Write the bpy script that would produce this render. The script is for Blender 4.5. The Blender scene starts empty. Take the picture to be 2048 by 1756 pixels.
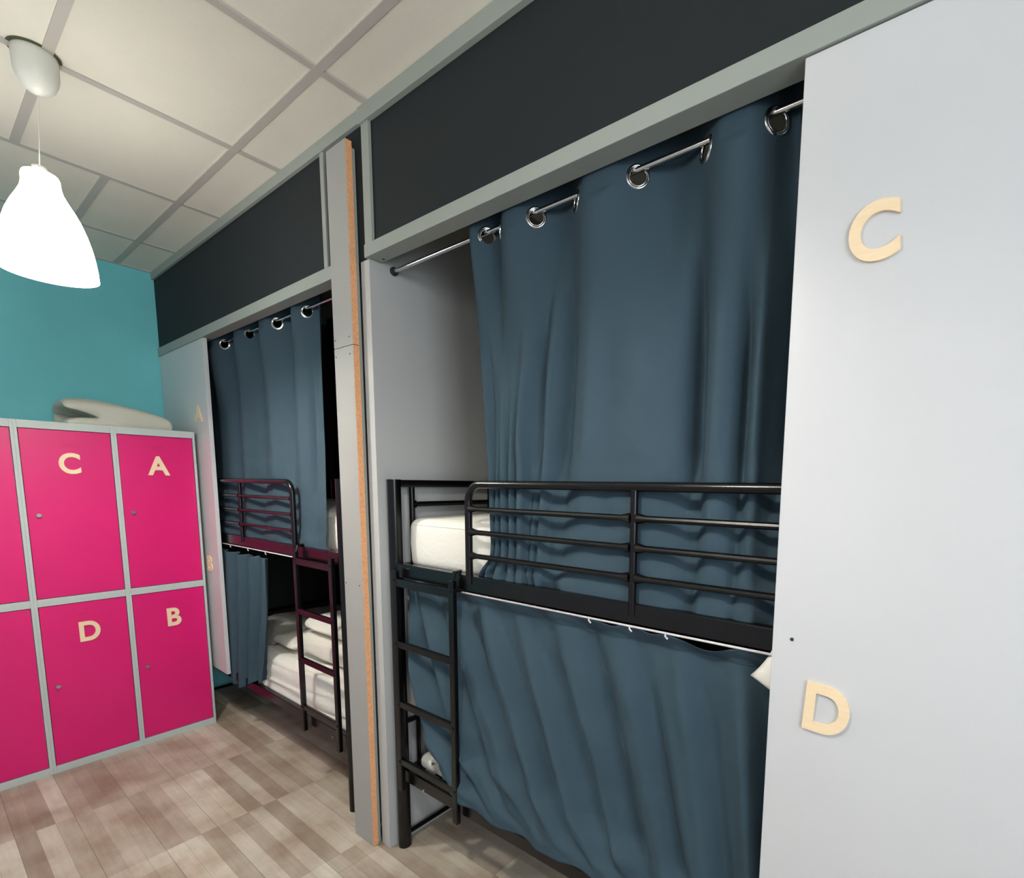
import bpy, bmesh, math, random
from mathutils import Vector, Matrix, noise
random.seed(7)
C = bpy.context.scene.collection
SC = bpy.context.scene
PI = math.pi

# ------------------------------------------------------------------ camera
F_PX, PX, PY = 1000.29, 1164.83, 1083.16
yaw, pit, rol = 0.6294, -0.1156, 0.0113
fw = Vector((-math.sin(yaw)*math.cos(pit), math.cos(yaw)*math.cos(pit), math.sin(pit)))
rt = Vector((math.cos(yaw), math.sin(yaw), 0)); up = rt.cross(fw)
r2 = rt*math.cos(rol) + up*math.sin(rol); u2 = -rt*math.sin(rol) + up*math.cos(rol)
cd = bpy.data.cameras.new('camera'); cam = bpy.data.objects.new('camera', cd); C.objects.link(cam)
cd.sensor_fit = 'HORIZONTAL'; cd.sensor_width = 36.0; cd.lens = F_PX/2048*36.0
cd.shift_x = (1024-PX)/2048; cd.shift_y = (PY-878)/2048; cd.clip_start = 0.02
m = Matrix((r2, u2, -fw)).transposed().to_4x4(); m.translation = Vector((3.8014, -0.9857, 1.3721))
cam.matrix_world = m
SC.camera = cam

# ------------------------------------------------------------------ world, exposure, room light
SC.view_settings.view_transform = 'Standard'; SC.view_settings.look = 'None'
SC.view_settings.exposure = 0.55; SC.view_settings.gamma = 1.0
SC.view_settings.use_curve_mapping = False
w = bpy.data.worlds.new('world'); SC.world = w; w.use_nodes = True
w.node_tree.nodes['Background'].inputs[0].default_value = (0.88, 0.93, 1.0, 1)
w.node_tree.nodes['Background'].inputs[1].default_value = 0.34

def area(name, loc, target, size, size_y, power, col):
    l = bpy.data.lights.new(name, 'AREA'); l.shape = 'RECTANGLE'; l.size = size; l.size_y = size_y
    l.energy = power; l.color = col
    o = bpy.data.objects.new(name, l); C.objects.link(o); o.location = loc
    o.rotation_euler = (Vector(target)-Vector(loc)).to_track_quat('-Z', 'Y').to_euler()
    return o
# daylight through the window of the wall behind and right of the photographer
area('window_daylight', (5.45, -1.35, 1.7), (3.6, 0.0, 1.3), 1.0, 1.4, 24, (0.90, 0.95, 1.0))
POWER_VISIBLE, POWER_SECOND = 26.0, 16.0      # the two pendant bulbs
LAMP_COL = (1.0, 0.955, 0.86)

# ------------------------------------------------------------------ materials
def new_mat(name):
    mt = bpy.data.materials.new(name); mt.use_nodes = True
    return mt, mt.node_tree, mt.node_tree.nodes['Principled BSDF']
def srgb(r, g, b):
    f = lambda c: (c/255/12.92) if c/255 <= .04045 else ((c/255+.055)/1.055)**2.4
    return (f(r), f(g), f(b), 1)
def mat(name, col, rough=.6, metal=0, bump=0, bscale=80, spec=.5, var=0, vscale=6, sheen=0, stretch=(1, 1, 1)):
    mt, nt, b = new_mat(name)
    b.inputs['Base Color'].default_value = col; b.inputs['Roughness'].default_value = rough
    b.inputs['Metallic'].default_value = metal; b.inputs['Specular IOR Level'].default_value = spec
    if sheen: b.inputs['Sheen Weight'].default_value = sheen
    tc = nt.nodes.new('ShaderNodeTexCoord'); mp = nt.nodes.new('ShaderNodeMapping')
    mp.inputs['Scale'].default_value = stretch
    nt.links.new(tc.outputs['Object'], mp.inputs[0])
    if var:
        n = nt.nodes.new('ShaderNodeTexNoise'); n.inputs['Scale'].default_value = vscale; n.inputs['Detail'].default_value = 4
        nt.links.new(mp.outputs[0], n.inputs['Vector'])
        mx = nt.nodes.new('ShaderNodeMix'); mx.data_type = 'RGBA'; mx.blend_type = 'MULTIPLY'; mx.inputs[0].default_value = 1
        mr = nt.nodes.new('ShaderNodeMapRange'); mr.inputs[1].default_value = .3; mr.inputs[2].default_value = .7
        mr.inputs[3].default_value = 1-var; mr.inputs[4].default_value = 1+var*.5
        nt.links.new(n.outputs[0], mr.inputs[0]); mx.inputs[6].default_value = col
        nt.links.new(mr.outputs[0], mx.inputs[7]); nt.links.new(mx.outputs[2], b.inputs['Base Color'])
    if bump:
        n = nt.nodes.new('ShaderNodeTexNoise'); n.inputs['Scale'].default_value = bscale; n.inputs['Detail'].default_value = 3
        nt.links.new(mp.outputs[0], n.inputs['Vector'])
        bp = nt.nodes.new('ShaderNodeBump'); bp.inputs['Strength'].default_value = bump; bp.inputs['Distance'].default_value = .004
        nt.links.new(n.outputs[0], bp.inputs['Height']); nt.links.new(bp.outputs[0], b.inputs['Normal'])
    return mt
M = {}
M['ceil'] = mat('ceiling_tile', srgb(227, 224, 212), .9, bump=.15, bscale=300, var=.02)
M['tbar'] = mat('ceiling_grid_metal', srgb(186, 182, 176), .5)
M['blue'] = mat('turquoise_paint', srgb(116, 208, 216), .6, bump=.08, bscale=120, var=.03)
M['black'] = mat('black_board', srgb(17, 25, 30), .8, bump=.1, bscale=200, var=.06)
M['dark'] = mat('bay_back_and_shade', srgb(44, 46, 46), .8)  # back wall, and the added sheet that paints shade in the far bay
M['plank'] = mat('cover_board_laminate', srgb(160, 160, 157), .5, bump=.04, bscale=250, var=.015)
M['grey'] = mat('grey_laminate', srgb(180, 183, 184), .42, bump=.04, bscale=250, var=.015)
M['greytrim'] = mat('grey_trim', srgb(152, 159, 153), .5)
M['panel'] = mat('pale_grey_laminate', srgb(202, 204, 207), .30, bump=.03, bscale=300, var=.01)
M['chip'] = mat('raw_chipboard_edge', srgb(232, 171, 124), .85, bump=.5, bscale=260, var=.16, vscale=160)
M['birch'] = mat('birch_plywood', srgb(240, 216, 180), .6, var=.05, vscale=25, stretch=(1, 1, 8))
M['metal_black'] = mat('black_powder_coat', srgb(9, 8, 10), .24, spec=.38)
M['chrome'] = mat('chrome', srgb(215, 215, 215), .16, metal=1)
M['steel'] = mat('brushed_steel', srgb(190, 190, 186), .3, metal=1)
M['rubber'] = mat('dark_rubber', srgb(45, 45, 48), .6)
M['white_plastic'] = mat('white_plastic', srgb(226, 228, 220), .4)
M['pink'] = mat('magenta_laminate', srgb(208, 17, 108), .38, bump=.03, bscale=300, var=.03)
M['locker'] = mat('locker_frame_grey', srgb(184, 194, 192), .5)
M['linen'] = mat('white_cotton', srgb(232, 230, 222), .9, bump=.35, bscale=60, sheen=.1)
M['linen_crumple'] = mat('white_crumpled_cotton', srgb(234, 231, 220), .9, bump=.8, bscale=22, sheen=.1)
M['pillowcase'] = mat('shaded_pillowcase', srgb(204, 203, 190), .9, bump=.3, bscale=50)  # white cotton greyed, the shadow on the pillow put into its colour
M['wirewhite'] = mat('white_curtain_wire', srgb(206, 200, 204), .45)
def fabric():
    mt, nt, b = new_mat('slate_blue_curtain_fabric')
    b.inputs['Base Color'].default_value = srgb(53, 72, 84); b.inputs['Roughness'].default_value = .85
    b.inputs['Specular IOR Level'].default_value = .25
    tc = nt.nodes.new('ShaderNodeTexCoord')
    n = nt.nodes.new('ShaderNodeTexNoise'); n.inputs['Scale'].default_value = 9; n.inputs['Detail'].default_value = 5
    n2 = nt.nodes.new('ShaderNodeTexNoise'); n2.inputs['Scale'].default_value = 900; n2.inputs['Detail'].default_value = 1
    nt.links.new(tc.outputs['Object'], n.inputs['Vector']); nt.links.new(tc.outputs['Object'], n2.inputs['Vector'])
    b1 = nt.nodes.new('ShaderNodeBump'); b1.inputs['Strength'].default_value = .35; b1.inputs['Distance'].default_value = .012
    b2 = nt.nodes.new('ShaderNodeBump'); b2.inputs['Strength'].default_value = .25; b2.inputs['Distance'].default_value = .001
    nt.links.new(n.outputs[0], b1.inputs['Height']); nt.links.new(n2.outputs[0], b2.inputs['Height'])
    nt.links.new(b1.outputs[0], b2.inputs['Normal']); nt.links.new(b2.outputs[0], b.inputs['Normal'])
    return mt
M['fabric'] = fabric()
def floor_mat():
    mt, nt, b = new_mat('greige_laminate_planks')
    N = nt.nodes; L = nt.links
    tc = N.new('ShaderNodeTexCoord')
    mp = N.new('ShaderNodeMapping'); mp.inputs['Location'].default_value = (.37, .018, 0)
    L.new(tc.outputs['Object'], mp.inputs[0])
    br = N.new('ShaderNodeTexBrick'); br.offset = .37; br.offset_frequency = 1; br.squash = 1.0
    br.inputs['Scale'].default_value = 1.0; br.inputs['Brick Width'].default_value = .53
    br.inputs['Row Height'].default_value = .054; br.inputs['Mortar Size'].default_value = .0004
    br.inputs['Mortar Smooth'].default_value = .3; br.inputs['Bias'].default_value = 0
    br.inputs['Color1'].default_value = srgb(166, 153, 139); br.inputs['Color2'].default_value = srgb(218, 213, 199)
    br.inputs['Mortar'].default_value = srgb(138, 126, 116)
    L.new(mp.outputs[0], br.inputs['Vector'])
    # soft grain stretched along the boards
    mg = N.new('ShaderNodeMapping'); mg.inputs['Scale'].default_value = (2.2, 22, 1)
    L.new(tc.outputs['Object'], mg.inputs[0])
    gn = N.new('ShaderNodeTexNoise'); gn.inputs['Scale'].default_value = 2.5; gn.inputs['Detail'].default_value = 7; gn.inputs['Roughness'].default_value = .65
    L.new(mg.outputs[0], gn.inputs['Vector'])
    r1 = N.new('ShaderNodeMapRange'); r1.inputs[1].default_value = .32; r1.inputs[2].default_value = .68; r1.inputs[3].default_value = .88; r1.inputs[4].default_value = 1.06
    L.new(gn.outputs[0], r1.inputs[0])
    m1 = N.new('ShaderNodeMix'); m1.data_type = 'RGBA'; m1.blend_type = 'MULTIPLY'; m1.inputs[0].default_value = 1
    L.new(br.outputs[0], m1.inputs[6]); L.new(r1.outputs[0], m1.inputs[7])
    # blotchy wear
    bn = N.new('ShaderNodeTexNoise'); bn.inputs['Scale'].default_value = 5; bn.inputs['Detail'].default_value = 6
    L.new(tc.outputs['Object'], bn.inputs['Vector'])
    cr = N.new('ShaderNodeValToRGB'); cr.color_ramp.elements[0].position = .34; cr.color_ramp.elements[0].color = srgb(206, 190, 180)
    cr.color_ramp.elements[1].position = .62; cr.color_ramp.elements[1].color = (1, 1, 1, 1)
    L.new(bn.outputs[0], cr.inputs[0])
    m2 = N.new('ShaderNodeMix'); m2.data_type = 'RGBA'; m2.blend_type = 'MULTIPLY'; m2.inputs[0].default_value = .8
    L.new(m1.outputs[2], m2.inputs[6]); L.new(cr.outputs[0], m2.inputs[7])
    b2 = N.new('ShaderNodeTexBrick'); b2.offset = .41; b2.offset_frequency = 2
    b2.inputs['Scale'].default_value = 1.0; b2.inputs['Brick Width'].default_value = 1.27; b2.inputs['Row Height'].default_value = .162
    b2.inputs['Mortar Size'].default_value = .0009; b2.inputs['Mortar Smooth'].default_value = .2
    b2.inputs['Color1'].default_value = (.88, .87, .85, 1); b2.inputs['Color2'].default_value = (1, 1, 1, 1); b2.inputs['Mortar'].default_value = (.55, .52, .5, 1)
    L.new(mp.outputs[0], b2.inputs['Vector'])
    m3 = N.new('ShaderNodeMix'); m3.data_type = 'RGBA'; m3.blend_type = 'MULTIPLY'; m3.inputs[0].default_value = 1
    L.new(m2.outputs[2], m3.inputs[6]); L.new(b2.outputs[0], m3.inputs[7])
    L.new(m3.outputs[2], b.inputs['Base Color'])
    b.inputs['Roughness'].default_value = .5; b.inputs['Specular IOR Level'].default_value = .35
    return mt
M['floor'] = floor_mat()
def glow(name, col, s):
    mt, nt, b = new_mat(name)
    b.inputs['Base Color'].default_value = (.9, .9, .88, 1); b.inputs['Roughness'].default_value = .5
    b.inputs['Emission Color'].default_value = col; b.inputs['Emission Strength'].default_value = s
    return mt
M['shade'] = glow('lit_white_shade', (1, .965, .87, 1), 11.0)
M['bulb'] = glow('lit_bulb', (1, .97, .88, 1), 6)

# ------------------------------------------------------------------ mesh helpers
class MB:
    """collects shapes, links them as ONE mesh object"""
    def __init__(s): s.bm = bmesh.new()
    def box(s, x0, x1, y0, y1, z0, z1, bev=0, seg=2):
        r = bmesh.ops.create_cube(s.bm, size=1)
        for v in r['verts']:
            v.co = Vector(((x0+x1)/2+v.co.x*(x1-x0), (y0+y1)/2+v.co.y*(y1-y0), (z0+z1)/2+v.co.z*(z1-z0)))
        if bev:
            es = list({e for v in r['verts'] for e in v.link_edges})
            bmesh.ops.bevel(s.bm, geom=es, offset=bev, segments=seg, affect='EDGES', profile=.5)
        return s
    def tube(s, pts, r, n=12, cap=True, radii=None):
        pts = [Vector(p) for p in pts]; rings = []
        prev = None
        for i, p in enumerate(pts):
            if i == 0: t = pts[1]-p
            elif i == len(pts)-1: t = p-pts[i-1]
            else: t = (pts[i+1]-p).normalized()+(p-pts[i-1]).normalized()
            t.normalize()
            if prev is None:
                a = Vector((0, 0, 1)) if abs(t.z) < .9 else Vector((0, 1, 0))
                nx = t.cross(a).normalized()
            else:
                nx = (prev - t*prev.dot(t)).normalized()
            prev = nx; ny = t.cross(nx)
            rr = radii[i] if radii else r
            rings.append([s.bm.verts.new(p+nx*rr*math.cos(2*PI*k/n)+ny*rr*math.sin(2*PI*k/n)) for k in range(n)])
        for a, b in zip(rings, rings[1:]):
            for k in range(n): s.bm.faces.new((a[k], a[(k+1) % n], b[(k+1) % n], b[k]))
        if cap:
            s.bm.faces.new(rings[0][::-1]); s.bm.faces.new(rings[-1])
        return s
    def lathe(s, c, prof, n=40, close=False):
        rings = []
        for r, z in prof:
            rings.append([s.bm.verts.new((c[0]+r*math.cos(2*PI*k/n), c[1]+r*math.sin(2*PI*k/n), c[2]+z)) for k in range(n)])
        for a, b in zip(rings, rings[1:]):
            for k in range(n): s.bm.faces.new((a[k], a[(k+1) % n], b[(k+1) % n], b[k]))
        return s
    def torus(s, c, axis, R, r, n=28, m_=8, squash=1):
        ax = Vector(axis).normalized(); a = Vector((0, 0, 1)) if abs(ax.z) < .9 else Vector((1, 0, 0))
        e1 = ax.cross(a).normalized(); e2 = ax.cross(e1); rings = []
        for i in range(n):
            t = 2*PI*i/n; d = e1*math.cos(t)+e2*math.sin(t)
            rings.append([s.bm.verts.new(Vector(c)+d*(R+r*math.cos(2*PI*k/m_))+ax*r*squash*math.sin(2*PI*k/m_)) for k in range(m_)])
        for i in range(n):
            A, B = rings[i], rings[(i+1) % n]
            for k in range(m_): s.bm.faces.new((A[k], A[(k+1) % m_], B[(k+1) % m_], B[k]))
        return s
    def disc(s, c, axis, r, h, n=20):
        ax = Vector(axis).normalized(); return s.tube([Vector(c)-ax*h/2, Vector(c)+ax*h/2], r, n)
    def grid(s, f, nu, nv):
        V = [[s.bm.verts.new(f(i/nu, j/nv)) for i in range(nu+1)] for j in range(nv+1)]
        for j in range(nv):
            for i in range(nu): s.bm.faces.new((V[j][i], V[j][i+1], V[j+1][i+1], V[j+1][i]))
        return s
    def build(s, name, material, parent=None, smooth=False, mats=None):
        bmesh.ops.recalc_face_normals(s.bm, faces=s.bm.faces[:])
        me = bpy.data.meshes.new(name); s.bm.to_mesh(me); s.bm.free()
        for mt in ([material] if not isinstance(material, list) else material): me.materials.append(mt)
        if smooth:
            for p in me.polygons: p.use_smooth = True
        o = bpy.data.objects.new(name, me); C.objects.link(o)
        if parent: o.parent = parent
        return o
def autosmooth(o, deg=35):
    me = o.data
    for p in me.polygons: p.use_smooth = True
    bm = bmesh.new(); bm.from_mesh(me)
    for e in bm.edges:
        if len(e.link_faces) == 2 and e.calc_face_angle(0) > math.radians(deg): e.smooth = False
    bm.to_mesh(me); bm.free()
    return o
def tag(o, label=None, cat=None, group=None, kind=None):
    if label: o['label'] = label
    if cat: o['category'] = cat
    if group: o['group'] = group
    if kind: o['kind'] = kind
    return o
def thing(name, label, cat, group=None):
    o = bpy.data.objects.new(name, None); C.objects.link(o); o.empty_display_size = .1
    return tag(o, label, cat, group)
def struct(o, label=None, cat=None): return tag(o, label, cat, kind='structure')

H = 2.549        # ceiling
# ================================================================== SETTING
struct(MB().box(-.1, 5.9, -2.6, 1.1, -.06, 0).build('floor', M['floor']), 'greige wood-effect laminate floor of narrow planks', 'floor')
# ceiling: tiles set in a visible T-bar grid
cb = MB()
xl_ = [-.1] + [.4372+.6*k for k in range(10)]
yl_ = [1.1, -.161] + [-.161-.468*k for k in range(1, 7)]
cb.box(-.1, 5.9, -2.6, 1.1, H, H+.05)
nf = len(cb.bm.faces)
for x in xl_[1:]: cb.box(x-.012, x+.012, -2.6, 0, H-.004, H+.002)
for y in yl_[1:]: cb.box(1.037 if y < -.5 else 0, 5.9, y-.012, y+.012, H-.0045, H+.002)
cb.box(0, 1.037, -.39-.012, -.39+.012, H-.0045, H+.002)
cb.box(0, .018, -2.6, 0, H-.006, H+.002)
for i, f in enumerate(cb.bm.faces):
    if i >= nf: f.material_index = 1
struct(cb.build('ceiling', [M['ceil'], M['tbar']]), 'cream suspended ceiling of square tiles in a grey grid', 'ceiling')
struct(MB().box(-.1, 0, -2.6, 1.1, 0, H).build('wall_left', M['blue']), 'turquoise painted end wall behind the lockers', 'wall')
struct(MB().box(0, 5.9, 1.0, 1.1, 0, H).build('wall_back', M['dark']), 'dark back wall inside the bunk bays', 'wall')
# black boarding above the bays
fas = MB()
fas.box(0, 1.94, .003, .021, 2.10, H); fas.box(1.94, 2.215, .003, .021, 2.10, H); fas.box(2.215, 5.9, .003, .021, 2.10, H)
struct(fas.build('wall_front', M['black']), 'black boarding above the bunk bays up to the ceiling', 'wall')
struct(MB().box(2.155, 2.205, 0.0, 1.0, 0, 2.097).box(2.155, 2.205, .0455, 1.0, 2.097, H).build('wall_middle', M['grey']), 'pale grey partition between the two bunk bays', 'wall')
struct(MB().box(1.97, 2.02, 0.0, 1.0, 0, 2.082).box(1.97, 2.02, .0455, 1.0, 2.082, H).build('wall_partition', M['grey']), 'grey side board of the far bunk bay', 'wall')
struct(MB().box(4.26, 4.31, .02, 1.0, 0, H).build('wall_right', M['grey']), 'grey end board of the near bunk bay', 'wall')
struct(MB().box(0, .02, .022, 1.0, .34, 2.50).build('wall_shade_sheet', M['dark']), 'added dark sheet for the shade inside the far bunk bay', 'wall')  # added dark sheet over the turquoise wall, stands in for deep shade
# trims
struct(MB().box(.0, 2.187, -.010, .003, 2.508, H-.001, .001).build('trim_1', M['greytrim']), 'grey ceiling edge strip above the far bay', 'trim')
struct(MB().box(2.187, 5.9, -.014, .003, 2.500, H-.001, .001).build('trim_2', M['greytrim']), 'grey ceiling edge strip above the near bay', 'trim')
struct(MB().box(1.928, 1.953, -.006, .003, 2.128, 2.508, .001).build('trim_3', M['greytrim']), 'narrow upright grey strip left of the white cover board', 'trim')
struct(MB().box(2.196, 2.236, -.008, .003, 2.132, 2.500, .001).build('trim_4', M['greytrim']), 'upright grey strip right of the white cover board', 'trim')

# long horizontal beams over the bays
b = MB().box(0.0, 2.012, -.006, .045, 2.083, 2.128, .0015).build('beam', M['greytrim'])
tag(b, 'grey horizontal board over the far bay, ending behind the white cover board', 'beam')
nb = thing('beam', 'long grey horizontal board over the near bay, rising toward the upper right', 'beam')
MB().box(2.196, 5.9, -.012, .045, 2.098, 2.138, .0015).build('board', M['greytrim'], nb)
for x in (2.24,): MB().disc((x, .03, 2.0975), (0, 0, 1), .004, .002).build('screw', M['rubber'], nb)

# ------------------------------------------------------------------ letters (plain sans capitals, cut from plywood)
def letter(ch, size, depth, loc, face, parent, label, sx=1.0, tilt=0):
    """face 'y-' : on a board facing -y ; 'x+' : on a board facing +x. loc = centre of the letter's back"""
    cu = bpy.data.curves.new('letter', 'FONT'); cu.body = ch; cu.size = 1; cu.extrude = .02; cu.offset = .030
    cu.resolution_u = 8; cu.align_x = 'LEFT'
    to = bpy.data.objects.new('tmp', cu); C.objects.link(to)
    bpy.context.view_layer.update()
    me = bpy.data.meshes.new_from_object(to.evaluated_get(bpy.context.evaluated_depsgraph_get()))
    bpy.data.objects.remove(to); bpy.data.curves.remove(cu)
    xs = [v.co.x for v in me.vertices]; ys = [v.co.y for v in me.vertices]
    cx, cy, h = (min(xs)+max(xs))/2, (min(ys)+max(ys))/2, max(ys)-min(ys)
    s = size/h
    for v in me.vertices:
        a, c, d = (v.co.x-cx)*s*sx, (v.co.y-cy)*s, (v.co.z/.02+1)/2*depth
        a, c = a*math.cos(tilt)-c*math.sin(tilt), a*math.sin(tilt)+c*math.cos(tilt)
        if face == 'y-': v.co = Vector((loc[0]+a, loc[1]-d, loc[2]+c))
        else: v.co = Vector((loc[0]+d, loc[1]+a, loc[2]+c))
    me.name = 'letter'; me.materials.clear(); me.materials.append(M['birch'])
    o = bpy.data.objects.new('letter', me); C.objects.link(o); o.parent = parent; o['label'] = label
    return o

# ------------------------------------------------------------------ front panels with the bed letters
p = thing('front_panel', 'narrow pale grey upright panel with wooden A and B, behind the pink lockers', 'panel')
MB().box(.004, .697, 0.0, .018, .315, 2.083, .001).build('board', M['panel'], p)
letter('A', .085, .004, (.565, -.0002, 1.715), 'y-', p, 'wooden letter A', 1.2)
letter('B', .085, .004, (.57, -.0002, .915), 'y-', p, 'wooden letter B', 1.1)
p = thing('front_panel', 'big pale grey panel with wooden C and D at the right edge of the photo', 'panel')
MB().box(3.5466, 5.0, -.006, .012, 0.30, 2.096, .0012).build('board', M['panel'], p)
letter('C', .094, .005, (3.670, -.0062, 1.784), 'y-', p, 'large wooden letter C', .88, .06)
letter('D', .093, .005, (3.650, -.0062, .962), 'y-', p, 'large wooden letter D', .88, -.06)
MB().disc((3.582, -.0062, 1.083), (0, 1, 0), .0035, .001).build('screw_hole', M['rubber'], p)

# ------------------------------------------------------------------ cover boards with the raw chipboard edge
def cover(z0, z1, ztopr, label, screws):
    t = thing('cover_board', label, 'board', 'cover boards hiding the joint between the bays')
    x0, x1, y0, y1 = 2.025, 2.146, -.034, -.0125
    bd = MB().box(x0, x1, y0, y1, z0, z1)
    for v in bd.bm.verts:
        if v.co.z > (z0+z1)/2 and v.co.x > (x0+x1)/2: v.co.z += ztopr
    bd.build('face', M['plank'], t)
    e = MB().box(x1, x1+.0015, y0+.0005, y1, z0, z1+ztopr); e.build('raw_edge', M['chip'], t)['label'] = 'orange raw chipboard edge'
    for x, z in screws: MB().disc((x, y0, z), (0, 1, 0), .0028, .0012, 10).build('screw', M['rubber'], t)
cover(0, 1.827, 0, 'tall lower length of white cover board with orange chipboard edge, standing on floor', [(2.035, 1.80), (2.125, 1.80), (2.035, 1.0), (2.125, 1.0)])
cover(1.829, 2.466, 0, 'short upper length of white cover board with orange chipboard edge, above the joint', [(2.035, 1.856), (2.125, 1.856)])
struct(MB().box(2.035, 2.143, -.0125, .0, 0, 2.45).build('trim_5', M['greytrim']), 'batten behind the white cover boards', 'trim')

# ------------------------------------------------------------------ lockers
def locker(y1, y0, letters, label, wear=0):
    """y1 = edge nearer the bays"""
    t = thing('locker', label, 'locker', 'pink two-door lockers against the turquoise wall')
    X0, X1, Z = .03, .538, 1.62
    body = MB()
    body.box(X0, X1-.02, y0, y0+.012, 0, Z); body.box(X0, X1-.02, y1-.012, y1, 0, Z)
    body.box(X0, X1-.02, y0, y1, Z-.016, Z); body.box(X0, X1-.02, y0, y1, 0, .03)
    body.box(X0, X0+.008, y0, y1, 0, Z); body.box(X0, X1-.02, y0, y1, .80, .818)
    body.build('body', M['locker'], t)
    fr = MB()
    fr.box(X1-.02, X1, y0, y0+.0105, 0, Z, .001); fr.box(X1-.02, X1, y1-.0105, y1, 0, Z, .001)
    fr.box(X1-.02, X1, y0+.0105, y1-.0105, 1.586, Z, .001); fr.box(X1-.02, X1, y0+.0105, y1-.0105, 0, .034, .001)
    fr.box(X1-.02, X1, y0+.0105, y1-.0105, .791, .825, .001)
    fr.build('frame', M['locker'], t)
    for z0, z1, ch, lz, kz in ((.827, 1.584, letters[0], 1.437, 1.204), (.036, .789, letters[1], .648, .411)):
        d = MB().box(X1-.022, X1-.004, y0+.0125, y1-.0125, z0, z1, .0015).build('door', M['pink'], t)
        d['label'] = 'bright pink door' + (' with letter %s' % ch if ch else '')
        lk = MB().disc((X1+.001, y0+.046, kz), (1, 0, 0), .0085, .012, 18)
        lk.torus((X1+.006, y0+.046, kz), (1, 0, 0), .007, .0018, 18, 6); autosmooth(lk.build('lock', M['steel'], d))
        MB().disc((X1+.0005, y0+.006, kz), (1, 0, 0), .003, .003, 10).build('catch', M['steel'], d)
        v = MB()
        for k in range(3): v.box(X1-.0045, X1-.0025, (y0+y1)/2-.022+.0, (y0+y1)/2+.022, z1-.05-.011*k, z1-.048-.011*k, .0004)
        v.build('vent', M['pink'], d)
        if ch: letter(ch, .096, .004, (X1-.004, (y0+y1)/2+{'C': .001, 'A': 0, 'B': .012, 'D': .010}[ch], lz), 'x+', d, 'wooden letter ' + ch, {'C': .84, 'A': .92, 'B': .86, 'D': .82}[ch])
    return t
locker(-.018, -.340, 'AB', 'pink locker with letters A and B, nearest the bunk bays')
locker(-.340, -.661, 'CD', 'pink locker with letters C and D, left of the A and B one')
locker(-.661, -.982, (None, None), 'pink locker without visible letters, cut off by the left photo edge')

# folded pillow on the lockers: a profile in y-z, swept along x with rounded ends
prof = [(-.460, .004), (-.25, .002), (-.065, .002), (-.046, .016), (-.044, .045), (-.055, .074), (-.10, .094), (-.16, .112), (-.235, .130), (-.31, .143),
        (-.385, .147), (-.440, .141), (-.462, .128), (-.464, .112), (-.452, .100), (-.42, .092), (-.38, .078), (-.352, .064), (-.345, .056), (-.36, .052), (-.41, .050), (-.45, .038), (-.466, .020)]
def catmull(P_, k=4):
    out = []
    for i in range(len(P_)):
        a, b_, c, d = [Vector(P_[(i+q) % len(P_)]) for q in (-1, 0, 1, 2)]
        for q in range(k):
            t_ = q/k
            out.append(.5*((2*b_)+(c-a)*t_+(2*a-5*b_+4*c-d)*t_**2+(3*b_-a-3*c+d)*t_**3))
    return out
pf = catmull(prof)
def inset(P_, d):
    o = []
    for i, p_ in enumerate(P_):
        tg = (P_[(i+1) % len(P_)]-P_[i-1]).normalized(); o.append(p_+Vector((tg.y, -tg.x))*-d*SGN)
    return o
ar = sum(pf[i-1].x*pf[i].y-pf[i].x*pf[i-1].y for i in range(len(pf))); SGN = 1 if ar > 0 else -1
pb = MB(); n = 30; rings = []
for i in range(n+1):
    t_ = -1+2*i/n; e = max(0, abs(t_)-.86)/.14
    P2 = inset(pf, .0105*(1-math.sqrt(max(0, 1-e*e)))+.0)
    puff = 1-.22*abs(t_)**4
    rings.append([pb.bm.verts.new((.27+.16*t_+.008*noise.noise(Vector((p_.x*7, p_.y*12, 5))), -.9857+(p_.x+.9857)*.966, 1.6215+max(.0, (p_.y*.966-.006)*puff)+.004*noise.noise(Vector((t_*3, p_.x*11, p_.y*14)))*(1 if p_.y > .02 else 0))) for p_ in P2])
for a, b_ in zip(rings, rings[1:]):
    for k in range(len(pf)): pb.bm.faces.new((a[k], a[(k+1) % len(pf)], b_[(k+1) % len(pf)], b_[k]))
caps = [pb.bm.faces.new(rings[0]), pb.bm.faces.new(rings[-1][::-1])]
bmesh.ops.triangulate(pb.bm, faces=caps)
pl = pb.build('pillow', M['pillowcase'], smooth=True)
tag(pl, 'pillow with its shade toned in grey-cream, folded over itself, lying on top of the pink lockers', 'pillow')

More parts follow.
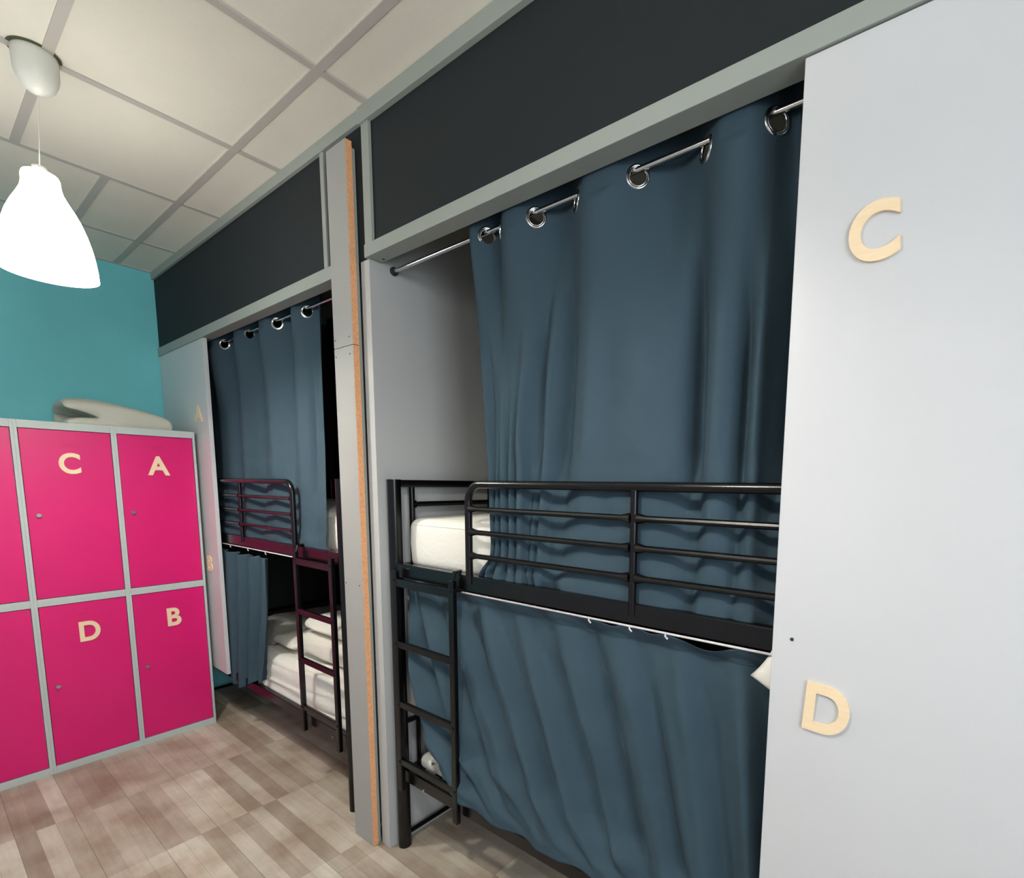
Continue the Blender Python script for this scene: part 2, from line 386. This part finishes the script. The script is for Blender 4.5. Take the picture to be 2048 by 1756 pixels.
# ------------------------------------------------------------------ bunk beds
def bunk(P, s, L, gx, mids, label):
    """P = x of the post beside the ladder, s = +1 when the bed runs toward +x"""
    t = thing('bunk_bed', label, 'bunk bed', 'black metal bunk beds in the bays')
    Y0, Y1 = .046, .925
    MB_ = M['metal_black']
    Q = P+s*L
    X = lambda a: P+s*a
    for x in (P, Q):
        for y in (Y0, Y1):
            pp = MB().tube([(x, y, .0), (x, y, 1.372)], .0235, 20)
            pp.tube([(x, y, 1.372), (x, y, 1.379)], .024, 20)
            autosmooth(pp.build('post', MB_, t))
        ef = MB()
        ef.box(x-.0125, x+.0125, Y0, Y1, 1.352, 1.378, .003)
        for y in (.118, .50, .853): ef.tube([(x, y, 1.05), (x, y, 1.356)], .0105, 12)
        ef.tube([(x, .118, 1.291), (x, .853, 1.291)], .0095, 12)
        for y in (.118, .853): ef.tube([(x, y+(.012 if y < .5 else -.012), 1.291), (x, y+(.022 if y < .5 else -.022), 1.291)], .014, 12, radii=[.0145, .0096])
        autosmooth(ef.build('end_frame', MB_, t))
        er = MB().box(x-.011, x+.011, Y0, Y1, 1.04, 1.08, .002); er.build('end_rail', MB_, t)
        er = MB().box(x-.011, x+.011, Y0, Y1, .262, .302, .002); er.build('end_rail', MB_, t)
        autosmooth(MB().tube([(x, Y0, .485), (x, Y1, .485)], .010, 12).build('crossbar', MB_, t))
        autosmooth(MB().tube([(x, Y0, .042), (x, Y1, .042)], .009, 12).build('crossbar', MB_, t))
        for y in (.118,): autosmooth(MB().tube([(x, y, .28), (x, y, .485)], .008, 10).build('crossbar', MB_, t))
    xa, xb = min(P, Q), max(P, Q)
    for z0, z1 in ((1.038, 1.086), (.274, .318)):
        for y0, y1 in ((.034, .060), (Y1-.012, Y1+.014)):
            MB().box(xa+.018, xb-.018, y0, y1, z0, z1, .002).build('side_rail', MB_, t)
    for z in (1.052, .278):
        sl = MB()
        k = 0
        while xa+.1+.16*k < xb-.08:
            sl.box(xa+.1+.16*k, xa+.14+.16*k, .058, Y1-.01, z, z+.010); k += 1
        sl.build('slat_base', MB_, t)
    # guard rail: bent tube, upright(s) and three bars
    def guard(y):
        gr = MB(); g0, g1 = gx
        x0, x1 = X(g0), X(g1); R = .052; zt = 1.366
        d = 1 if x1 > x0 else -1
        pts = [(x0, y, 1.06)]
        for k in range(9):
            a = PI/2*k/8; pts.append((x0+d*R*(1-math.cos(a)), y, zt-R+R*math.sin(a)))
        for k in range(9):
            a = PI/2*(1-k/8); pts.append((x1-d*R*(1-math.cos(a)), y, zt-R+R*math.sin(a)))
        pts.append((x1, y, 1.06))
        gr.tube(pts, .0115, 14)
        ups = [X(a) for a in mids]
        for x in ups: gr.tube([(x, y, 1.06), (x, y, 1.362)], .0095, 12)
        cuts = sorted([x0, x1]+ups)
        for z in (1.292, 1.222, 1.150):
            for a, b_ in zip(cuts, cuts[1:]):
                gr.tube([(a+.008, y, z), (a+.014, y, z), (a+.034, y, z), (b_-.034, y, z), (b_-.014, y, z), (b_-.008, y, z)], .008, 10,
                        radii=[.0125, .0125, .0078, .0078, .0125, .0125])
        return autosmooth(gr.build('guard_rail', MB_, t))
    guard(.036); guard(Y1+.002)
    # ladder
    ld = bpy.data.objects.new('ladder', None); C.objects.link(ld); ld.parent = t
    for a in (.043, .343):
        x = X(a)
        st = MB().box(x-.011, x+.011, .004, .022, .255, 1.068, .003)
        if a > .1: st.tube([(x, .013, 1.06), (x, .022, 1.092), (x, .048, 1.092)], .006, 10)
        st.build('stile', MB_, ld)
        for z in (1.035, .806, .586, .368): MB().disc((x+s*.0, .0035, z), (0, 1, 0), .0045, .003, 12).build('bolt', M['metal_black'], ld)
    for z in (.806, .586, .368):
        MB().box(min(X(.05), X(.34)), max(X(.05), X(.34)), .006, .020, z-.012, z+.012, .003).build('rung', MB_, ld)
    MB().box(min(X(.05), X(.34)), max(X(.05), X(.34)), .006, .020, 1.012, 1.040, .003).build('rung', MB_, ld)
    MB().disc((X(.14), .0335, .278), (0, 1, 0), .005, .003, 12).build('bolt', M['chrome'], t)['label'] = 'pale bolt head'
    return t
bunk(2.232, 1, 1.97, (.397, 1.56), (.975,), 'black metal bunk bed in the near bay, its ladder beside the white cover board')
bunk(1.885, -1, 1.78, (.393, 1.56), (.955,), 'black metal bunk bed in the far bay, between lockers and cover board')

# ------------------------------------------------------------------ mattresses and bedding
def soft_box(x0, x1, y0, y1, z0, z1, bev, amp=.003, nz=7, bulge=.006, cuts=26, crease=0):
    o = MB(); o.box(x0, x1, y0, y1, z0, z1)
    bmesh.ops.bevel(o.bm, geom=o.bm.edges[:], offset=bev, segments=4, affect='EDGES', profile=.5)
    for axis, lo, hi in ((0, x0, x1), (1, y0, y1), (2, z0, z1)):
        k = max(3, int((hi-lo)/.045)); k = min(k, 44)
        for i in range(1, k):
            v = lo+(hi-lo)*i/k
            if v-lo < bev*1.05 or hi-v < bev*1.05: continue
            co = [0, 0, 0]; co[axis] = v; no = [0, 0, 0]; no[axis] = 1
            bmesh.ops.bisect_plane(o.bm, geom=o.bm.verts[:]+o.bm.edges[:]+o.bm.faces[:], plane_co=co, plane_no=no, dist=1e-5)
    cx, cy, cz = (x0+x1)/2, (y0+y1)/2, (z0+z1)/2
    for v in o.bm.verts:
        c = v.co
        bz = 1-((c.z-cz)/((z1-z0)/2))**2
        if c.z > z0+.01:
            d = amp*noise.noise(c*nz)+amp*.6*noise.noise(c*nz*2.7)
            if abs(c.y-y0) < bev*1.2: v.co.y += -bulge*bz+d
            if abs(c.x-x0) < bev*1.2: v.co.x += -bulge*bz+d
            if abs(c.x-x1) < bev*1.2: v.co.x += bulge*bz+d
            if c.z > z1-bev*1.1:
                q = (1-((c.x-cx)/((x1-x0)/2))**4)*(1-((c.y-cy)/((y1-y0)/2))**2)
                v.co.z += q*.020+d*.7 + crease*noise.noise(Vector((c.x*3, c.y*14, 1)))
    return o
def mattress(args, label, creases=0.0, seam=True):
    t = thing('mattress', label, 'mattress')
    soft_box(*args, crease=creases).build('cover', M['linen'], t, smooth=True)
    x0, x1, y0, y1, z0, z1, bv = args
    if seam:
        s = MB(); s.tube([(x0+.03, y0-.001, z1-.022), ((x0+x1)/2, y0-.003, z1-.020), (x1-.03, y0-.001, z1-.022)], .0022, 6)
        s.build('seam', M['linen'], t)
    return t
mattress((2.250, 4.17, .090, .90, 1.063, 1.243, .030), 'thick white mattress on the top bunk of the near bay, partly behind slate curtain')
mattress((2.262, 4.17, .104, .90, .289, .352, .024), 'white mattress low in the near bay behind the lower curtain', 0, False)
mattress((.14, 1.85, .104, .90, 1.063, 1.240, .028), 'white mattress on the top bunk of the far bay, glimpsed beside the curtain')
mattress((.14, 1.85, .092, .90, .289, .462, .03), 'white sheeted mattress on the bottom bunk of the far bay, behind the ladder', .01)

# sheet hanging in folds over the front of the far lower mattress
def sheet_f(u, v):
    x = .90+.96*u
    if v < .45:
        y = .30-.225*(v/.45); z = .482+.004*math.sin(9*x)
    else:
        q = (v-.45)/.55
        y = .072-.006*math.sin(q*PI)+.006*math.sin(q*22+x*4)*q; z = .476-.20*q+.012*math.sin(x*7)*q
    z += .007*math.sin(28*v+5*x+2*math.sin(4*x))
    return Vector((x, y, z))
sh = MB().grid(sheet_f, 60, 50).build('bed_sheet', M['linen'], smooth=True)
so = sh.modifiers.new('thick', 'SOLIDIFY'); so.thickness = .003; so.offset = 1
tag(sh, 'wrinkled white sheet hanging over the front of the far lower mattress', 'sheet')

# folded duvet pile
def duvet(x0, x1, y0, y1, z0, z1, label, amp=.012, bv=.035, name='duvet', cat='duvet'):
    o = soft_box(x0, x1, y0, y1, z0, z1, bv, amp, 9, .008).build(name, M['linen_crumple'], smooth=True)
    sm = o.modifiers.new('s', 'SUBSURF'); sm.levels = sm.render_levels = 1
    return tag(o, label, cat, 'folded bedding on the far lower bunk')
duvet(1.18, 1.78, .16, .66, .500, .600, 'folded white duvet at the bottom of the bedding pile on the far lower bunk')
duvet(1.20, 1.73, .19, .62, .618, .680, 'crumpled white sheet folded on top of the duvet on the far lower bunk', .02, .028, 'folded_sheet', 'sheet')
duvet(.93, 1.15, .15, .50, .500, .545, 'flat folded white towel left of the duvet pile on the far lower bunk', .012, .02, 'towel', 'towel')

# pillows in the near bay
def pillow(c, sx, sy, sz, rot, label, name='pillow'):
    p_ = MB()
    def f(u, v):
        a = 2*u-1; b_ = 2*v-1
        return a, b_
    n_ = 20; top = []; bot = []
    for j in range(n_+1):
        rt_, rb_ = [], []
        for i in range(n_+1):
            a, b_ = 2*i/n_-1, 2*j/n_-1
            k = max(0, (1-abs(a)**2.6))**.5*max(0, (1-abs(b_)**2.6))**.5
            e = 1+.0*abs(a*b_)
            x, y = a*sx*(1-.06*(1-b_*b_)*0-.05*abs(a)*(1-b_*b_)), b_*sy*(1-.05*abs(b_)*(1-a*a))
            d = .05*noise.noise(Vector((a*2.5, b_*2.5, 4)))
            edge = i in (0, n_) or j in (0, n_)
            vt = p_.bm.verts.new((x, y, sz*(k+d*k))); rt_.append(vt)
            rb_.append(vt if edge else p_.bm.verts.new((x, y, -sz*k)))
        top.append(rt_); bot.append(rb_)
    for j in range(n_):
        for i in range(n_):
            p_.bm.faces.new((top[j][i], top[j][i+1], top[j+1][i+1], top[j+1][i]))
            p_.bm.faces.new((bot[j][i], bot[j+1][i], bot[j+1][i+1], bot[j][i+1]))
    mx = Matrix.Translation(Vector(c)) @ rot.to_4x4()
    bmesh.ops.transform(p_.bm, matrix=mx, verts=p_.bm.verts)
    return tag(p_.build(name, M['linen'], smooth=True), label, 'pillow')
from mathutils import Euler
pillow((2.350, .235, .478), .125, .165, .078, Euler((0, math.radians(80), 0)).to_matrix(), 'white pillow standing at the ladder end of the near lower bunk')
pillow((3.62, .034, .965), .115, .05, .015, Euler((math.radians(90), math.radians(30), 0)).to_matrix(), 'white pillow corner poking out beside the panel with C and D')

# ------------------------------------------------------------------ curtain rods and curtains
def rod(x0, x1, y, z, label, r=.0065, slope=0):
    t = thing('curtain_rod', label, 'curtain rod')
    autosmooth(MB().tube([(x0, y, z), (x1, y, z+slope)], r, 14).build('pole', M['chrome'], t))
    for x, zz in ((x0+.004, z), (x1-.004, z+slope)):
        autosmooth(MB().tube([(x-.004, y, zz), (x+.004, y, zz)], .014, 18).tube([(x-.001, y, zz), (x+.009, y, zz)] if x < (x0+x1)/2 else [(x-.009, y, zz), (x+.001, y, zz)], .010, 16).build('end_socket', M['rubber'], t))
    return t

def smooth_step(a, b_, x):
    t = min(1, max(0, (x-a)/(b_-a))); return t*t*(3-2*t)
def g(x, c, w_): return math.exp(-((x-c)/w_)**2)
def lerp_tab(tab, z):
    """tab: list of (z, value) from top to bottom"""
    if z >= tab[0][0]: return tab[0][1]
    for (za, a), (zb, b_) in zip(tab, tab[1:]):
        if z >= zb:
            q = (za-z)/(za-zb); return a+(b_-a)*q
    return tab[-1][1]

def zigzag(x, nodes, amp):
    """front (-) and back (+) bights between the eyelets"""
    for i, (a, b_) in enumerate(zip(nodes, nodes[1:])):
        if a <= x <= b_:
            q = (x-a)/(b_-a); sg = -1 if i % 2 == 0 else 1
            s_ = math.sin(PI*q)
            return sg*amp*min(1.25, max(.75, (b_-a)/.13))*s_
    return 0

def top_curtain(nodes, ytop, rodz, ztop, zbot, xmap, folds, ybase, amp, label, nu, nv, visible, pleats=None, spill=None, tilt=1):
    t = thing('curtain', label, 'curtain', 'long eyelet curtains of the top bunks')
    X0, X1 = nodes[0], nodes[-1]
    def f(u, v):
        xt = X0+(X1-X0)*u
        z = ztop+(zbot-ztop)*v
        x = xmap(xt, z)
        wt = smooth_step(rodz-.50, rodz-.02, z)
        y = lerp_tab(ybase, z)
        y += zigzag(xt, nodes, amp)*(wt**1.3)
        lo = 0
        for (xc, wd, dp, z_hi, z_lo) in folds:
            env = smooth_step(z_hi, z_hi-.35, z)
            lo += 1.35*dp*g(xt, xc, wd)*env
        lo *= (1-.55*wt)
        sq = lerp_tab([(1.45, 1), (1.24, .45)], z)
        y += lo*sq
        y += .0035*noise.noise(Vector((xt*9, z*2.2, 3)))
        if pleats: y += pleats(xt, z)
        if spill:
            dx, dy, dz = spill(xt, z); x += dx; y += dy; z += dz
        lo_ = lerp_tab([(2.06, .052), (2.0, .015), (1.62, .015), (1.42, .050), (1.0, .050)], z)
        hi_ = lerp_tab([(1.52, .16), (1.30, .082), (1.0, .078)], z)
        y = lo_+(y-lo_ if y > lo_+.006 else .006*math.exp((y-lo_-.006)/.006))
        y = hi_-(hi_-y if y < hi_-.006 else .006*math.exp(-(y-hi_+.006)/.006))
        return Vector((x, y, z))
    top_part = .12; nt_ = 44                       # dense rows round the eyelets
    def vmap(v):
        a = nt_/(nt_+nv); q = top_part/(ztop-zbot)
        return v/a*q if v <= a else q+(v-a)/(1-a)*(1-q)
    cb_ = MB().grid(lambda u, v: f(u, vmap(v)), nu, nt_+nv)
    rings_ = []
    for i in visible:
        xn = nodes[i]; e = .004
        d = Vector((2*e, zigzag(xn+e, nodes, amp)-zigzag(xn-e, nodes, amp), 0)).normalized()
        rings_.append((Vector((xn, ytop, rodz-.0125)), Vector((d.y, -d.x, 0))))
    kill = [fc for fc in cb_.bm.faces if any((fc.calc_center_median()-c).length < .0205 for c, n_ in rings_)]
    bmesh.ops.delete(cb_.bm, geom=kill, context='FACES')
    cl = cb_.build('cloth', M['fabric'], t, smooth=True)
    md = cl.modifiers.new('t', 'SOLIDIFY'); md.thickness = .0016; md.offset = 0
    for c, nrm in rings_:
        ring = MB().torus(c, nrm, .0245, .0042, 36, 8, .9)
        ring.torus(c, nrm, .0208, .0026, 36, 6, 1.5)
        h = ring.build('eyelet', M['chrome'], t, smooth=True); h['label'] = 'chrome eyelet ring'
    return t

# near top curtain -----------------------------------------------------------
YR = .088
rod(2.206, 4.25, YR, 2.085, 'chrome curtain rod across the near bay, bare at its left end', slope=.012)
nodesN = [2.598, 2.668, 2.724, 2.855, 2.990, 3.166, 3.332, 3.476, 3.535, 3.70]
def xmapN(xt, z):
    # the left edge is drawn to the right and the first widths are gathered lower down
    q = smooth_step(2.15, 1.15, z)
    q2 = lerp_tab([(2.1, 0), (1.75, .45), (1.4, .86), (1.15, 1), (1.0, 1)], z)
    # piecewise map of cloth positions at mattress level
    src = [2.598, 2.80, 2.95, 3.06, 3.30, 3.44, 3.70]
    dst = [2.700, 2.80, 2.885, 3.03, 3.32, 3.44, 3.70]
    for a, b_, c, d in zip(src, src[1:], dst, dst[1:]):
        if a <= xt <= b_: xb = c+(d-c)*(xt-a)/(b_-a); break
    return xt+(xb-xt)*q2
def pleatsN(xt, z):
    q = smooth_step(1.75, 1.30, z)
    e = smooth_step(2.60, 2.63, xt)*(1-smooth_step(2.93, 3.0, xt))
    # narrow gathers near the left edge
    return .015*q*e*math.sin(2*PI*(xt-2.60)/.062)
def spillN(xt, z):
    if z > 1.20: return 0, 0, 0
    q = smooth_step(1.20, 1.072, z)
    left = 1-smooth_step(2.62, 2.80, xt)
    dx = -.055*q*q*left
    dy = -.012*q*math.sin(q*PI*.9)-.006*q+.010*q*noise.noise(Vector((xt*16, z*22, 2)))
    # wrinkles running across the slumped hem
    a = .012*math.sin((z-1.07)*70-xt*9+2.5*math.sin(xt*6)+3*noise.noise(Vector((xt*5, z*9, 8))))*q*(.5+noise.noise(Vector((xt*4, 1, 8))))
    return dx, dy+a, .004*math.sin(xt*31)*q
foldsN = [(2.895, .022, .034, 2.0, 0), (2.84, .022, -.016, 1.95, 0), (2.985, .032, .046, 2.1, 0), (3.075, .030, -.016, 2.0, 0), (3.19, .06, -.020, 1.95, 0), (3.318, .026, .046, 2.1, 0),
          (3.385, .028, -.018, 1.95, 0), (3.440, .014, .026, 1.95, 0), (3.474, .014, -.018, 1.95, 0), (3.535, .034, .050, 2.1, 0), (2.64, .02, .018, 1.9, 0)]
top_curtain(nodesN, YR, 2.088, 2.165, 1.072, xmapN, foldsN, [(2.2, YR), (1.9, YR-.004), (1.40, .066), (1.22, .062), (1.05, .060)], .036,
            'long slate blue eyelet curtain of the near top bunk, hem tucked behind the guard rail', 620, 150, (1, 2, 3, 4, 5, 6, 7, 8), pleatsN, spillN)

# far top curtain -----------------------------------------------------------
rod(.20, 1.97, .088, 2.078, 'chrome curtain rod across the far bay, above the wooden A')
nodesF = [.30, .43, .56, .72, .885, 1.03, 1.175, 1.325, 1.482, 1.60, 1.70]
foldsF = [(.80, .05, .02, 2, 0), (.95, .04, -.014, 2, 0), (1.1, .05, .02, 2, 0), (1.27, .05, -.016, 2, 0), (1.40, .04, .022, 2, 0), (1.52, .035, -.012, 2, 0), (1.60, .02, .02, 2, 0)]
def xmapF(xt, z):
    q = lerp_tab([(2.1, 0), (1.5, .55), (1.05, 1)], z)
    return xt+.02*q*smooth_step(1.3, 1.68, xt)
def spillF(xt, z):
    if z > 1.18: return 0, 0, 0
    q = smooth_step(1.18, 1.07, z)
    return 0, -.012*q+.012*q*noise.noise(Vector((xt*12, z*25, 4))), 0
top_curtain(nodesF, .088, 2.078, 2.138, 1.070, xmapF, foldsF, [(2.2, .088), (1.5, .078), (1.2, .066), (1.0, .062)], .036,
            'slate blue eyelet curtain of the far top bunk, hanging beside the wooden A', 460, 110, (1, 2, 3, 4, 5, 6, 7, 8, 9), None, spillF)

# lower curtains --------------------------------------------------------------
def wire(x0, x1, label, clips):
    t = thing('curtain_wire', label, 'curtain wire')
    MB().tube([(x0, .030, 1.0315), (x1, .030, 1.0345)], .0028, 8).build('wire', M['wirewhite'], t, smooth=True)
    for x in clips:
        MB().tube([(x, .030, 1.034), (x+.001, .028, 1.026), (x+.006, .030, 1.020)], .0022, 6).build('clip', M['wirewhite'], t)
    return t
wire(2.60, 4.15, 'thin white curtain wire under the near bed rail, right of the ladder', (3.085, 3.205, 3.300))
wire(.15, 1.475, 'thin white curtain wire under the far bed rail, left of the ladder', (.62, .78, 1.00, 1.20))

t = thing('curtain', 'wide slate blue curtain hung in slanting folds across the near lower bunk', 'curtain')
def low(u, v):
    z = 1.030-.694*v
    xl = lerp_tab([(1.03, 2.262), (.9, 2.275), (.72, 2.315), (.56, 2.352), (.48, 2.375), (.39, 2.46), (.345, 2.575)], z)
    x = xl+(3.66-xl)*u
    # cloth coordinate that drifts right with depth, so folds fan out from the top left
    s_ = u*1.4
    c = s_-.10*v*(1-u)*(1.6) - .16*v*math.sin(PI*u)
    y = .070-.030*v
    env = .35+.65*smooth_step(.0, .35, v)
    y += .034*env*math.sin(c*2*PI/.155+1.0+.9*math.sin(c*4.1)+.5*math.sin(v*3))*(.45+.55*noise.noise(Vector((c*3.1, v*.9, 7)))+.2)
    y += .0035*env*math.sin(c*2*PI/.071+2.1*math.sin(c*3))
    y += .014*math.exp(-((c-.52-.25*v)/.05)**2)*env - .016*math.exp(-((c-.95-.05*v)/.04)**2)*env
    y += .004*noise.noise(Vector((c*14, v*7, 1)))
    # hem rolls forward over the lower rail, with a diagonal drape
    hem = smooth_step(.80, 1.0, v)
    y = y*(1-hem)+(.014+.006*math.sin(x*14)+.010*math.sin(x*31+1))*hem
    y -= .012*math.exp(-((v-.86+.05*math.sin(x*3))/.045)**2)
    y = max(y, .008+.012*smooth_step(3.48, 3.53, x))
    # top edge sags between the clips
    if v < .06:
        k = 1-v/.06
        sag = .004+.004*math.sin(x*23) + .018*math.exp(-((x-3.40)/.055)**2)+.010*math.exp(-((x-3.25)/.03)**2)+.008*math.exp(-((x-3.145)/.03)**2)
        z -= sag*k; y = y*(1-k)+.048*k
    z += .010*math.sin(x*6+.5)*hem
    return Vector((x, y, z))
cl = MB().grid(low, 420, 150).build('cloth', M['fabric'], t, smooth=True)
md = cl.modifiers.new('t', 'SOLIDIFY'); md.thickness = .0016; md.offset = 0
def hem_f(u):
    p_ = low(u, .055); return (p_.x, p_.y-.0015, p_.z)
MB().tube([hem_f(.35+.65*i/160) for i in range(161)], .0009, 5, cap=False).build('hem_stitching', M['fabric'], t)

t = thing('curtain', 'bunched slate blue curtain drawn aside on the far lower bunk', 'curtain')
def lowf(u, v):
    zb = .335-.09*math.sin(PI*min(1, u*1.15))+.02*u
    z = 1.002+(zb-1.002)*v
    x = .48+.72*u - .10*v*u + .02*math.sin(v*4)*u
    y = .052+.026*math.sin(u*2*PI*4.6+.6*math.sin(v*3)+1)*(.55+.45*v)+.010*math.sin(u*2*PI*10+v)
    y += .004*noise.noise(Vector((u*9, v*4, 2)))
    if v < .05: z -= .010*abs(math.sin(u*2*PI*3))*(1-v/.05)
    return Vector((x, max(.012+.012*(1-smooth_step(.70, .76, x)), y-.012), z))
cl = MB().grid(lowf, 300, 90).build('cloth', M['fabric'], t, smooth=True)
md = cl.modifiers.new('t', 'SOLIDIFY'); md.thickness = .0016; md.offset = 0

# ------------------------------------------------------------------ pendant lamps
def pendant(cx, cy, ox, oy, label, power, zt=2.225):
    t = thing('pendant_lamp', label, 'lamp', 'white pendant lamps')
    can = MB().lathe((cx, cy, 0), [(.0, H-.001), (.046, H-.001), (.048, H-.006), (.047, H-.055), (.044, H-.068), (.037, H-.085), (.024, H-.100), (.010, H-.107), (.0, H-.109)], 36)
    autosmooth(can.build('canopy', M['white_plastic'], t))
    autosmooth(MB().lathe((cx, cy, 0), [(.044, H-.003), (.0545, H-.003), (.0545, H), (.044, H)], 36).build('shadow_gap', M['shadow_gap'], t))  # dark ring painting the shadow gap between canopy and ceiling
    sx, sy = cx+ox, cy+oy
    MB().tube([(cx, cy, H-.105), (sx, sy, zt+.02)], .0014, 8).build('cord', M['white_plastic'], t)
    s = MB()
    prof = [(.012, .012), (.030, .012), (.037, .008), (.040, .0), (.041, -.020), (.044, -.035), (.053, -.055), (.066, -.080), (.078, -.108), (.088, -.140), (.096, -.175), (.1005, -.205), (.1035, -.235), (.1045, -.262)]
    prof = prof + [(.102, -.262)] + [(r-.003, z-.001) for r, z in prof[::-1][1:-2]]
    s.lathe((sx, sy, zt), prof, 56)
    sh_ = s.build('shade', M['shade'], t, smooth=True); sh_['label'] = 'glowing white bell-shaped shade'
    MB().lathe((sx, sy, zt), [(.012, .03), (.016, .028), (.016, -.06), (.0, -.062)], 20).build('socket', M['white_plastic'], t, smooth=True)
    MB().lathe((sx, sy, zt), [(.0, -.062), (.014, -.066), (.022, -.09), (.030, -.12), (.028, -.145), (.014, -.162), (.0, -.166)], 20).build('bulb', M['bulb'], t, smooth=True)
    l = bpy.data.lights.new('bulb_light', 'POINT'); l.energy = power; l.color = LAMP_COL; l.shadow_soft_size = .035
    lo = bpy.data.objects.new('bulb_light', l); C.objects.link(lo); lo.location = (sx, sy, zt-.215)
    return t
M['shadow_gap'] = mat('olive_shadow_gap', srgb(86, 88, 62), .8)  # shade of the gap above the canopy, given as a dark olive colour
pendant(1.645, -.649, -.0155, -.0115, 'lit white pendant lamp hanging from the ceiling at the left', POWER_VISIBLE)
pendant(3.15, -.82, 0, 0, 'second lit white pendant lamp above and left of the photographer', POWER_SECOND)
